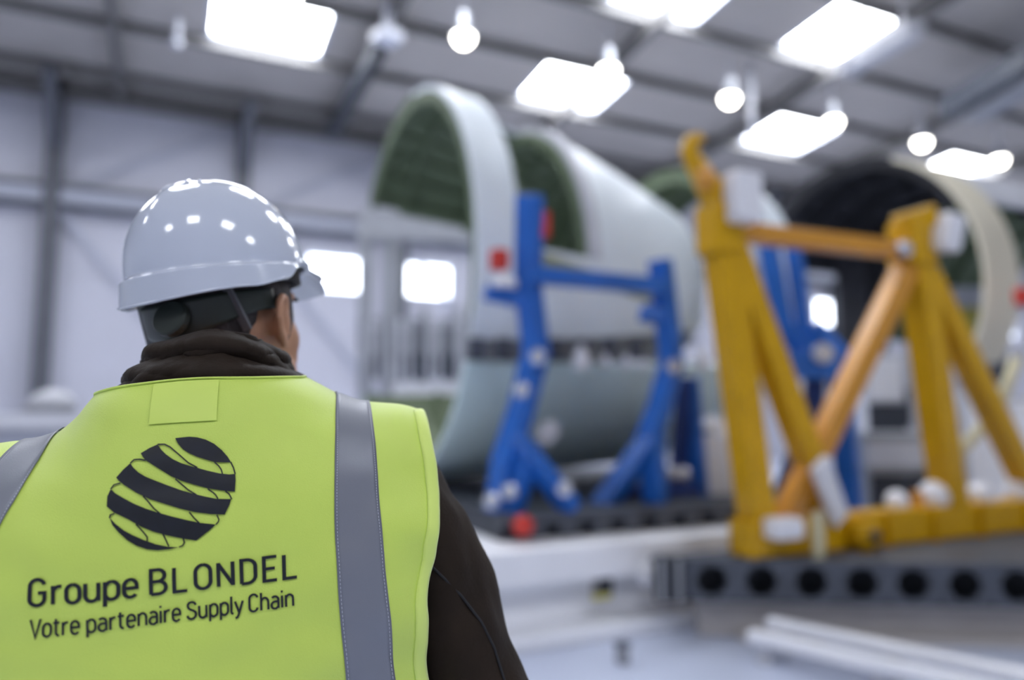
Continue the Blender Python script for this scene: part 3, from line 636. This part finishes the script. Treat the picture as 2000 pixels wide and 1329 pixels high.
for s in (-1, 1):
    sh, el, wt = V((s * .195, 0, 1.395)), V((s * .292, -.015, 1.12)), V((s * .205, .20, 1.02))
    b.path([V((s * .10, 0, 1.40)), sh, (sh + el) / 2, el], [.06, .055, .048, .040], 12)
    b.path([el, (el + wt) / 2, wt], [.040, .038, .028], 12)
    d = (wt - el).normalized(); sd = V((0, 0, 1)).cross(d).normalized() * s; pc = wt + d * .05
    b.path([wt, wt + d * .03, wt + d * .09], [.027, .034, .036], 10); b.ell(pc + d * .01, (.036, .042, .018))
    for k, (ln, o) in enumerate([(.068, -.032), (.080, -.011), (.074, .011), (.058, .031)]):
        p0 = wt + d * .085 + sd * o; p1 = p0 + d * ln * .45 - V((0, 0, .006)); p2 = p1 + d * ln * .33 - V((0, 0, .02)); p3 = p2 + d * ln * .12 - V((0, 0, .022))
        b.path([p0, p1, p2, p3], [.0095, .0088, .0080, .0065], 8)
    p0 = wt + d * .03 - sd * .03; b.path([p0, p0 + d * .03 - sd * .025, p0 + d * .058 - sd * .032 - V((0, 0, .008)), p0 + d * .075 - sd * .030 - V((0, 0, .014))], [.014, .012, .010, .008], 8)
    hp_, kn, an = V((s * .09, 0, .90)), V((s * .11, .01, .48)), V((s * .12, -.02, .08))
    b.path([hp_, (hp_ + kn) / 2, kn, kn + (an - kn) * .35, an], [.085, .075, .055, .055, .036], 14)
    b.path([an + V((0, -.03, -.03)), an + V((0, .08, -.045)), an + V((0, .16, -.055))], [.035, .035, .025], 12)
me = remesh(b, .0042, 3)
from_mesh('body', me, M['skin'], man, BM)
# eyes and brows
for s in (-1, 1):
    MB().ell(HM @ V((s * .032, .082, .012)), (.0125, .0125, .0125)).build('eye', M['eye'], man, smooth=True)
    MB().path([HM @ V((s * .014, .099, .032)), HM @ V((s * .032, .098, .036)), HM @ V((s * .052, .086, .030))], [.003, .004, .0025], 8).build('eyebrow', M['hair'], man, smooth=True)
# hair: short back and sides with sideburns
HP_T = [(.10, .076, .104), (.03, .0795, .106), (0, .0785, .102), (-.03, .0745, .093), (-.07, .067, .082), (-.10, .064, .080)]
def hrad(z):
    for (z1, a1, b1), (z0, a0, b0) in zip(HP_T[:-1], HP_T[1:]):
        if z >= z0: t = min(1, (z - z0) / (z1 - z0)); return a0 + (a1 - a0) * t, b0 + (b1 - b0) * t
    return HP_T[-1][1:]
def zlow(th):
    tab = [(46, .062), (55, .035), (63, -.022), (80, -.034), (87, .012), (94, .034), (104, .028), (114, -.005), (130, -.062), (180, -.078)]
    for (a, za), (c, zc) in zip(tab[:-1], tab[1:]):
        if th <= c: return za + (zc - za) * smooth01((th - a) / (c - a))
    return -.078
def hair_pt(u, v, lift=0.0):
    th = 46 + 268 * u; a = th if th <= 180 else 360 - th; zl = zlow(a); z = .085 + (zl - .085) * v
    rx, ry = hrad(z); fy = ry if th > 90 and th < 270 else ry * .93
    t = math.radians(th); f = 1.0 + .012 * noise.noise(V((u * 60, v * 14, 2))) + lift - .05 * smooth01((v - .8) / .2)
    return HM @ V((rx * f * math.sin(t), -.008 + fy * f * math.cos(t), z))
h1 = MB(); h1.grid(hair_pt, 130, 30)
ho = h1.build('hair', M['hair'], man, smooth=True); sol = ho.modifiers.new('solid', 'SOLIDIFY'); sol.thickness = .006; sol.offset = 0
# trousers and shoes
b = MB(); b.ell((0, 0, .93), (.185, .12, .15))
for s in (-1, 1): b.path([V((s * .09, 0, .92)), V((s * .10, .005, .70)), V((s * .11, .01, .48)), V((s * .12, -.01, .25)), V((s * .12, -.02, .07))], [.105, .095, .080, .078, .072], 16)
from_mesh('trousers', remesh(b, .009, 3), M['trouser'], man, BM)
for s in (-1, 1):
    b = MB(); b.path([V((s * .12, -.075, .045)), V((s * .12, 0, .050)), V((s * .122, .10, .045)), V((s * .124, .175, .035))], [.040, .048, .050, .034], 16); b.ell((s * .12, -.02, .09), (.05, .06, .06))
    o = from_mesh('shoe', remesh(b, .007, 3), M['black'], man, BM)
# ------------------------------------------------------------------ jacket
b = MB()
def tors(u, v, sg):
    xi = -1 + 2 * u; zb = .86; zt = zs(xi * .27) - .004; z = zb + (zt - zb) * math.sin(v * math.pi / 2); x = xi * wid(z) * .985
    z = min(z, zs(x) - .004); y = Dback(x, z) * (-1 if sg < 0 else .92); return V((x * .985, y * .98, z - .004))
b.grid(lambda u, v: tors(u, v, -1), 60, 50); b.grid(lambda u, v: tors(u, v, 1), 60, 50)
b2 = MB()
for k in range(14):                # torso filled with overlapping discs so that the cloth closes into one body
    z = .87 + k * .042; b2.ell((0, 0, z), (wid(z) * (.93 - .6 * max(0, z - 1.25)), .120 - .42 * max(0, z - 1.25), .06), None, 28)
for x in np.linspace(-.2, .2, 17): b2.ell((x, 0, zs(x) - .075), (.03, .075, .072), None, 16)
for s in (-1, 1):
    sh, el, wt = V((s * .208, .008, 1.386 - (.010 if s < 0 else 0))), V((s * .298, -.02, 1.11)), V((s * .212, .195, 1.02))
    b2.path([V((s * .15, .01, 1.39)), sh, sh + (el - sh) * .22, sh + (el - sh) * .5, sh + (el - sh) * .8, el], [.06, .068, .074, .070, .066, .066], 20)
    b2.path([el, (el + wt) / 2, wt], [.066, .058, .046], 20); b2.ell(el, (.066, .066, .066))
b2.lathe([(.11, -.06), (.10, .02), (.085, .06)], (0, .0, 1.46), n=24)
jm = remesh(b2, .0065, 6)
nv = len(jm.vertices)
nrm = np.zeros(nv * 3); jm.vertices.foreach_get('normal', nrm); nrm = nrm.reshape(-1, 3)
for v_ in jm.vertices:             # cloth folds: across the sleeve, drawn towards the elbow
    c = v_.co; ax = abs(c.x); q = smooth01((ax - .22) / .05)
    t = 1.392 - c.z
    d = q * (.0125 * noise.noise(V((c.x * 14, c.y * 14, c.z * 8 + 5 * c.x))) + .0040 * noise.noise(V((c.x * 34, c.y * 30, c.z * 20))))
    d += .004 * noise.noise(V((c.x * 9, c.y * 9, c.z * 12))) * (1 - q)
    v_.co = c + Vector(nrm[v_.index]) * (d - .004 * (1 - q))
jk = from_mesh('jacket', jm, M['jacket'], man, BM)
bv = BVHTree.FromPolygons([v_.co.copy() for v_ in jm.vertices], [tuple(p.vertices) for p in jm.polygons])
seam = []
for px, py in [(836, 1100), (862, 1125), (900, 1163), (940, 1215), (965, 1265), (985, 1329), (995, 1390)]:
    d = (at(px, py, 1.0) - CAM).normalized(); hit = bv.ray_cast(CAM, d)
    if hit[0]: seam.append(hit[0] - d * .0005)
if len(seam) > 2: MB().path(seam, .0016, 6).build('sleeve_seam', M['black'], jk)
# standing crumpled collar
def collar(u, v, ins=0.0):
    a = 2 * math.pi * u; ba = math.cos(a)        # a = 0 at the nape
    zt = 1.568 + .003 * math.sin(3 * a) - .012 * (1 - ba) / 2 - .014 * abs(math.sin(a)) ** 1.5; zb = 1.494 - .012 * (1 - ba) / 2
    z = zb + (zt - zb) * v
    rx = .094 - .022 * v ** 1.2; ry = .088 - .018 * v ** 1.3
    bulge = .006 * math.sin(math.pi * min(1, v * 1.15)) 
    f = .0085 * noise.noise(V((math.sin(a) * 2.3, math.cos(a) * 2.3, v * 5.5 + .6 * math.sin(a)))) + .0065 * math.sin(15 * v + 2.6 * math.sin(a + .7)) * (.4 + .6 * abs(math.cos(a))) + .003 * noise.noise(V((math.sin(a) * 7, math.cos(a) * 7, v * 12)))
    r = bulge + f * min(1, v * 4 + .2) - ins
    return BM @ V(((rx + r) * math.sin(a) + .009 + .004 * v, .012 + .022 * v - (ry + r) * math.cos(a), z))
c = MB(); c.grid(collar, 160, 46, wrap=True)
co = c.build('collar', M['jacket'], man, smooth=True); sol = co.modifiers.new('solid', 'SOLIDIFY'); sol.thickness = .007; sol.offset = -1
MB().path([collar(u, 1.0) for u in np.linspace(0, 1, 60)], .0045, 8).build('collar_edge', M['jacket'], man, smooth=True)
# ------------------------------------------------------------------ vest
HEM = .93
def xarm(z):
    if z < 1.17: return min(wid(z) * .992, .221 + (1.17 - z) * .25)
    t = (z - 1.17)
    tab = [(0, .221), (.04, .220), (.09, .222), (.15, .236), (.21, .247), (.27, .243), (.40, .236)]
    for (a, xa), (c_, xc) in zip(tab[:-1], tab[1:]):
        if t <= c_: return xa + (xc - xa) * smooth01((t - a) / (c_ - a))
    return .236
def ztop(x, fr):
    a = abs(x - .008)
    if a >= .098: return zs(x) - .0006
    q = a / .098
    if fr: return (zs(.106) if x > .008 else zs(-.090)) - .0006 - .26 * (1 - q)
    return zs(-.090) + (zs(.106) - zs(-.090)) * ((x - .008) / .098 + 1) / 2 - .0006 + .004 * (1 - q * q)
def vsheet(u, v, fr):
    xi = -1 + 2 * u; zt = ztop(xi * .236, fr); z = HEM + (zt - HEM) * math.sin(v * math.pi / 2) ** .9
    x = xi * xarm(z); z = min(z, zs(x) - .0006)
    return (BM @ (front(x, z) if fr else back(x, z)))
ve = MB(); ve.grid(lambda u, v: vsheet(u, v, False), 150, 150); ve.grid(lambda u, v: vsheet(u, v, True), 60, 80)
vest = ve.build('vest', M['fab'], man, smooth=True)
# binding along armholes
for s in (0, 1):
    def edge(v, off=.001):
        xi = -1 + 2 * s; zt = ztop(xi * .236, False); z = 1.10 + (zt - 1.10) * v; x = xi * (xarm(z) - .001); z = min(z, zs(x) - .0006); return x, z
    bb = MB()
    def bind(u, v):
        x, z = edge(v); sg = 1 if x > 0 else -1
        return BM @ back(x - sg * .013 * u + sg * .0012, min(z, zs(x) - .0006), .0016 + .0012 * math.sin(math.pi * u))
    bb.grid(bind, 4, 70); bo = bb.build('armhole_binding', M['fab2'], vest, smooth=True)
    sol = bo.modifiers.new('solid', 'SOLIDIFY'); sol.thickness = .002; sol.offset = -1
nk = [BM @ back(x, ztop(x, False) - .001, .001) for x in np.linspace(-.0895, .1055, 40)]
MB().path(nk, .0014, 8).build('neck_binding', M['fab'], vest, smooth=True)
# reflective tapes over the shoulders
def tape_x(s, z):                  # inner edge: nearly straight down the back
    return (.138 + .006 * smooth01((1.32 - z) / .2)) if s > 0 else (.130 + .048 * smooth01((1.47 - z) / .17))
for s in (-1, 1):
    tw = .0455; tb = MB()
    def tp(u, v, fr=False):
        z0 = HEM + .01; z = z0 + (1.6 - z0) * v; x = s * (tape_x(s, z) + tw * u); zt = zs(x) - .0004; z = z0 + (zt - z0) * math.sin(v * math.pi / 2) ** .9
        x = s * (tape_x(s, z) + tw * u); z = min(z, zs(x) - .0004); return BM @ (front(x, z, .0012) if fr else back(x, z, .0012))
    tb.grid(tp, 8, 150); tb.grid(lambda u, v: tp(u, v, True), 8, 80)
    to = tb.build('reflective_tape', M['tape'], vest, smooth=True); sol = to.modifiers.new('solid', 'SOLIDIFY'); sol.thickness = .0008; sol.offset = -1
    st = MB()
    for u in (.05, .95):
        for k in range(170):
            v0 = k / 170; v1 = (k + .6) / 170
            st.path([tp(u, v0) + (CAM - tp(u, v0)).normalized() * .0012, tp(u, v1) + (CAM - tp(u, v1)).normalized() * .0012], .00035, 4)
    tag(st.build('tape_stitching', M['thread'], to), None, None, kind='stuff')
# neck label showing through
lb = MB(); lb.grid(lambda u, v: BM @ back(-.031 + .062 * u, 1.464 + (ztop(-.031 + .062 * u, False) - 1.467) * v, .0018), 24, 24)
lb.build('neck_label', M['fab3'], vest, smooth=True)
# ------------------------------------------------------------------ print on the back
def drape(flat_v, flat_f, name, off=.0014, maxlen=.006):
    bm = bmesh.new(); vs = [bm.verts.new((x, z, 0)) for x, z in flat_v]
    for f in flat_f:
        try: bm.faces.new([vs[i] for i in f])
        except ValueError: pass
    for _ in range(6):
        es = [e for e in bm.edges if e.calc_length() > maxlen]
        if not es: break
        bmesh.ops.subdivide_edges(bm, edges=es, cuts=1); bmesh.ops.triangulate(bm, faces=[f for f in bm.faces if len(f.verts) > 3])
    for v_ in bm.verts: v_.co = BM @ back(v_.co.x, v_.co.y, off)
    me = bpy.data.meshes.new(name); bm.to_mesh(me); bm.free()
    me.polygons.foreach_set('use_smooth', [True] * len(me.polygons)); me.materials.append(M['ink'])
    o = bpy.data.objects.new(name, me); COL.objects.link(o); adopt(o, vest); return o
def ribbon(pts, w):
    pts = [Vector(p) for p in pts]; pts = [p for i, p in enumerate(pts) if i == 0 or (p - pts[i - 1]).length > 1e-5]; vs = []; fs = []
    for i, p in enumerate(pts):
        a = (p - pts[i - 1]).normalized() if i else None; c_ = (pts[i + 1] - p).normalized() if i < len(pts) - 1 else None
        t = ((a or c_) + (c_ or a)); t = t.normalized() if t.length > 1e-6 else (a or c_)
        n = Vector((-t.y, t.x)); k = 1 / max(.45, n.dot(Vector((-(c_ or a).y, (c_ or a).x))))
        e = Vector((0, 0))
        vs += [p + n * w / 2 * k, p - n * w / 2 * k]
        if i: fs.append((2 * i - 2, 2 * i - 1, 2 * i + 1, 2 * i))
    return [(v_.x, v_.y) for v_ in vs], fs
def arc(cx, cy, rx, ry, a0, a1, n=12):
    return [(cx + rx * math.cos(math.radians(a0 + (a1 - a0) * i / n)), cy + ry * math.sin(math.radians(a0 + (a1 - a0) * i / n))) for i in range(n + 1)]
def stad(cx, rx, y0, y1, r): return arc(cx, y1 - r, rx, r, 90, 180, 8) + arc(cx, y0 + r, rx, r, 180, 360, 14) + arc(cx, y1 - r, rx, r, 0, 90, 8)
G = {
 'G': (.62, [arc(.29, .75, .23, .25, 12, 180) + arc(.29, .25, .23, .25, 180, 360) + [(.52, .48), (.32, .48)]]),
 'r': (.40, [[(.08, 0), (.08, .72)], [(.08, .40)] + arc(.30, .44, .22, .25, 180, 75, 10)]),
 'o': (.56, [stad(.28, .205, 0, .72, .25)]),
 'u': (.56, [[(.07, .72), (.07, .24)] + arc(.27, .24, .2, .24, 180, 360) + [(.47, .72)], [(.47, .4), (.47, 0)]]),
 'p': (.56, [[(.08, .72), (.08, -.27)], stad(.285, .205, 0, .72, .25)]),
 'e': (.55, [[(.075, .37), (.475, .37)] + arc(.275, .47, .2, .25, 0, 180) + arc(.275, .25, .2, .25, 180, 325)]),
 'B': (.66, [[(.08, 0), (.08, 1), (.30, 1)] + arc(.30, .76, .22, .24, 90, -90, 12) + [(.08, .52)], [(.30, .52)] + arc(.32, .26, .24, .26, 90, -90, 12) + [(.08, 0)]]),
 'L': (.60, [[(.08, 1), (.08, 0), (.50, 0)]]),
 'O': (.68, [stad(.34, .25, 0, 1, .30)]),
 'N': (.68, [[(.08, 0), (.08, 1)], [(.08, .97), (.56, .03)], [(.56, 0), (.56, 1)]]),
 'D': (.66, [[(.08, 0), (.08, 1), (.26, 1)] + arc(.26, .70, .28, .30, 90, 0, 8) + arc(.26, .30, .28, .30, 0, -90, 8) + [(.08, 0)]]),
 'E': (.58, [[(.50, 1), (.08, 1), (.08, 0), (.50, 0)], [(.08, .51), (.44, .51)]]),
 'V': (.58, [[(.03, 1), (.29, 0), (.55, 1)]]),
 't': (.40, [[(.15, .93), (.15, .20)] + arc(.33, .20, .18, .20, 180, 270, 6), [(.02, .72), (.34, .72)]]),
 'a': (.54, [arc(.25, .52, .2, .2, 140, 0, 10) + [(.45, .0)], [(.45, .42), (.25, .42)] + arc(.25, .21, .19, .21, 90, 270, 10) + [(.32, .0), (.45, .12)]]),
 'n': (.56, [[(.08, 0), (.08, .72)], [(.08, .45)] + arc(.28, .46, .2, .26, 180, 0) + [(.48, 0)]]),
 'i': (.18, [[(.08, 0), (.08, .72)], [(.08, .90), (.08, 1.02)]]),
 'S': (.60, [[(.52, .80), (.47, .92), (.38, .985), (.28, 1), (.17, .97), (.09, .88), (.08, .75), (.13, .63), (.24, .55), (.38, .48), (.49, .39), (.53, .26), (.49, .12), (.40, .03), (.28, 0), (.16, .03), (.08, .11), (.05, .22)]]),
 'y': (.50, [[(.03, .72), (.25, .06)], [(.47, .72), (.22, -.10), (.15, -.23), (.04, -.26)]]),
 'l': (.22, [[(.08, 1.04), (.08, .16), (.11, .04), (.20, .0)]]),
 'C': (.60, [arc(.29, .75, .23, .25, 12, 180) + arc(.29, .25, .23, .25, 180, 348)]),
 'h': (.56, [[(.08, 0), (.08, 1.04)], [(.08, .45)] + arc(.28, .46, .2, .26, 180, 0) + [(.48, 0)]]),
}
def text(name, s, x0, x1, zb0, zb1, cap, sw, track=0.0, space=.22, up_track=.0):
    adv = 0; pen = []
    for ch in s:
        if ch == ' ': adv += space; continue
        pen.append((ch, adv)); adv += G[ch][0] + track + (up_track if ch.isupper() else 0)
    k = (x1 - x0) / (adv - track); vs = []; fs = []
    for ch, a in pen:
        for st in G[ch][1]:
            v_, f_ = ribbon([(p[0] , p[1]) for p in st], sw); o = len(vs)
            for x, y in v_:
                xx = x0 + (a + x) * k; t = (xx - x0) / (x1 - x0); vs.append((xx, zb0 + (zb1 - zb0) * t + y * cap))
            fs += [tuple(i + o for i in f) for f in f_]
    return drape(vs, fs, name)
text('print_wording', 'Groupe BLONDEL', -.126, .106, 1.3150, 1.3150, .0212, .128, .03, .27, .06)
text('print_slogan', 'Votre partenaire Supply Chain', -.124, .099, 1.2885, 1.2895, .0150, .128, .04, .24)
LOGO_C, LOGO_K = (-.006, 1.402), .00047
def lp(q):                         # emblem outline units -> cloth
    px, py = 180 + q[0] / 5.1125 - 335, 830 + q[1] / 5.1125 - 962
    return (LOGO_C[0] + px * LOGO_K * .97, LOGO_C[1] - (py + .075 * px) * LOGO_K)
polys = [
 [(787,145),(850,138),(930,130),(1010,135),(1100,155),(1190,195),(1270,255),(1330,320),(1368,378),(1290,375),(1195,372),(1100,345),(1010,318),(930,285),(870,250),(820,200)],
 [(447,290),(530,240),(610,205),(650,255),(700,300),(770,345),(850,380),(950,410),(1010,425),(1120,455),(1250,485),(1350,497),(1408,492),(1413,560),(1405,668),(1280,655),(1130,630),(1000,595),(870,555),(760,510),(640,440),(500,358),(470,325)],
 [(232,520),(290,445),(350,385),(380,425),(430,470),(500,510),(600,550),(720,595),(860,645),(980,680),(1100,710),(1220,735),(1370,740),(1350,800),(1305,890),(1170,883),(1000,860),(860,825),(700,775),(560,730),(420,665),(300,590),(255,550)],
 [(160,795),(162,700),(190,630),(230,670),(300,715),(400,770),(520,820),(640,860),(780,900),(920,935),(1050,965),(1215,985),(1150,1040),(1020,1135),(900,1115),(740,1080),(600,1040),(480,990),(360,920),(230,855)],
 [(188,900),(240,960),(320,1025),(400,1070),(500,1115),(620,1160),(740,1188),(850,1195),(760,1210),(640,1218),(540,1205),(440,1170),(350,1115),(270,1040),(215,970)]]
lines = [[(610,205),(680,203),(740,230),(830,300),(930,380),(1020,425)], [(1195,372),(1240,410),(1265,445),(1280,490)], [(1362,372),(1390,430),(1408,495)],
 [(350,385),(385,352),(440,348),(500,358)], [(800,535),(850,575),(930,640),(1020,695)], [(1130,635),(1190,675),(1215,700),(1235,735)], [(1310,660),(1350,690),(1375,740)],
 [(190,630),(215,590),(270,572)], [(490,700),(540,750),(600,820),(680,885)], [(950,860),(1000,920),(1050,968)], [(1225,890),(1246,935),(1240,960),(1215,985)],
 [(188,905),(195,875),(230,862)], [(430,965),(500,1040),(540,1090),(540,1130)], [(690,1060),(720,1120),(750,1185)], [(890,1110),(903,1150),(885,1180),(850,1193)]]
for P in polys:
    q = [lp(p) for p in P]; tris = tessellate_polygon([[Vector((x, y, 0)) for x, y in q]]); drape(q, tris, 'emblem_band', maxlen=.005)
for P in lines:
    v_, f_ = ribbon([lp(p) for p in P], .0012); drape(v_, f_, 'emblem_line')
# ------------------------------------------------------------------ hard hat
hat = thing('hard_hat', 'glossy white hard hat with raised rear band on the worker\'s head', 'hard hat', tuple(crease_c))
HA, HW, HH = .131, .1025, .127
CZ = .070                          # crease height in the head frame
def rim(th):                       # drop of the rim below the crease, th degrees from the front
    tab = [(0, .014), (28, .014), (40, .008), (51, -.012), (59, -.020), (70, -.018), (84, .006), (96, .022), (120, .030), (180, .037)]
    for (a, q), (c_, r) in zip(tab[:-1], tab[1:]):
        if th <= c_: return q + (r - q) * smooth01((th - a) / (c_ - a))
    return .052
def hat_pt(u, v):
    th = 360 * u; a = th if th <= 180 else 360 - th; t = math.radians(th)
    fr = smooth01((62 - a) / 40)
    led = .006 * smooth01((a - 66) / 24)             # the rear band stands proud of the dome
    if v < .70:
        q = v / .70 * math.pi / 2; s = math.sin(q) ** .92; z = HH * math.cos(q) ** .96 if q < math.pi / 2 - 1e-6 else 0
        r = s; o = 0
        z2 = z
    else:
        q = (v - .70) / .30; r = 1.0; d = rim(a)
        z2 = -d * q if d > 0 else -d * q; o = led * smooth01(q / .12) + .004 * q * smooth01((a - 60) / 30)
        o += fr * (.048 * q ** 1.1)                  # the peak
        z2 = -d * q if not fr else -d * q - fr * .016 * q * q
        if d < 0: r = 1 - .10 * q * q
    ridge = .0022 * math.exp(-((abs(math.sin(t)) * r * HW) / .012) ** 2) * smooth01((.62 - v) / .2) if v < .7 else 0
    x = (HW * r + o * (.6 if fr > .5 else 1)) * math.sin(t); y = (HA * r + o) * math.cos(t)
    return HM @ Vector((x, y - .004, CZ + z2 + ridge))
hs_ = MB(); hs_.grid(hat_pt, 180, 100, wrap=True)
hso = hs_.build('shell', M['helmet'], hat, smooth=True, weld=True); sol = hso.modifiers.new('solid', 'SOLIDIFY'); sol.thickness = .003; sol.offset = -1
# drip lip at the rear edge
MB().path([hat_pt(u, 1.0) for u in np.linspace(.27, .73, 60)], .0018, 8).build('rim_bead', M['helmet'], hat, smooth=True)
for s in (-1, 1):                  # vents near the crown
    for k in (0, 1):
        p = hat_pt((.5 + s * (.05 + .05 * k)) % 1, .16); q = hat_pt((.5 + s * (.05 + .05 * k)) % 1, .23)
        MB().path([p, (p + q) / 2, q], [.0015, .0035, .0015], 8).build('vent_slot', M['helmet'], hat, smooth=True)
# head band: nape strap with ratchet wheel
def band(u, v, off=.004):
    th = math.radians(95 + 170 * u); w_ = .5 - .5 * math.cos(math.radians(2 * 180 * u)); z = .026 - .016 * w_ + (.013 + .010 * w_) * (v - .5) * 2
    rx, ry = hrad(z); return HM @ Vector(((rx + off) * math.sin(th), -.008 + (ry + off) * math.cos(th), z))
bn_ = MB(); bn_.grid(band, 60, 8); bo = bn_.build('nape_strap', M['plastic'], hat, smooth=True); sol = bo.modifiers.new('solid', 'SOLIDIFY'); sol.thickness = .003; sol.offset = 1
kc = (band(.45, .5) + band(.45, .42)) / 2; kn_ = (kc - (HM @ Vector((0, 0, -.04)))).normalized()
MB().lathe([(.021, 0), (.0225, .004), (.0225, .011), (.020, .013), (.0, .0135)], kc + kn_ * .003, axis=kn_, n=28).build('ratchet_wheel', M['plastic'], hat, smooth=False)
def liner(u, v):
    th = math.radians(360 * u); z = .050 + .05 * v; return HM @ Vector((.092 * math.sin(th), -.004 + .121 * math.cos(th), z))
ln = MB(); ln.grid(liner, 60, 4, wrap=True); lo = ln.build('inner_band', M['black'], hat, smooth=True); sol = lo.modifiers.new('solid', 'SOLIDIFY'); sol.thickness = .003
for s in (-1, 1):
    for a0, a1 in ((136, 122),):
        def sp(z, a):
            rx, ry = hrad(z); t = math.radians(a) * s; return HM @ Vector(((rx + .010) * math.sin(t), -.008 + (ry + .010) * math.cos(t), z))
        b = MB(); b.bar(sp(.070, a0), sp(-.012, a1), .004, .012, upv=hr); b.build('side_strap', M['strap'], hat)
dg = bpy.context.evaluated_depsgraph_get(); dg.update()
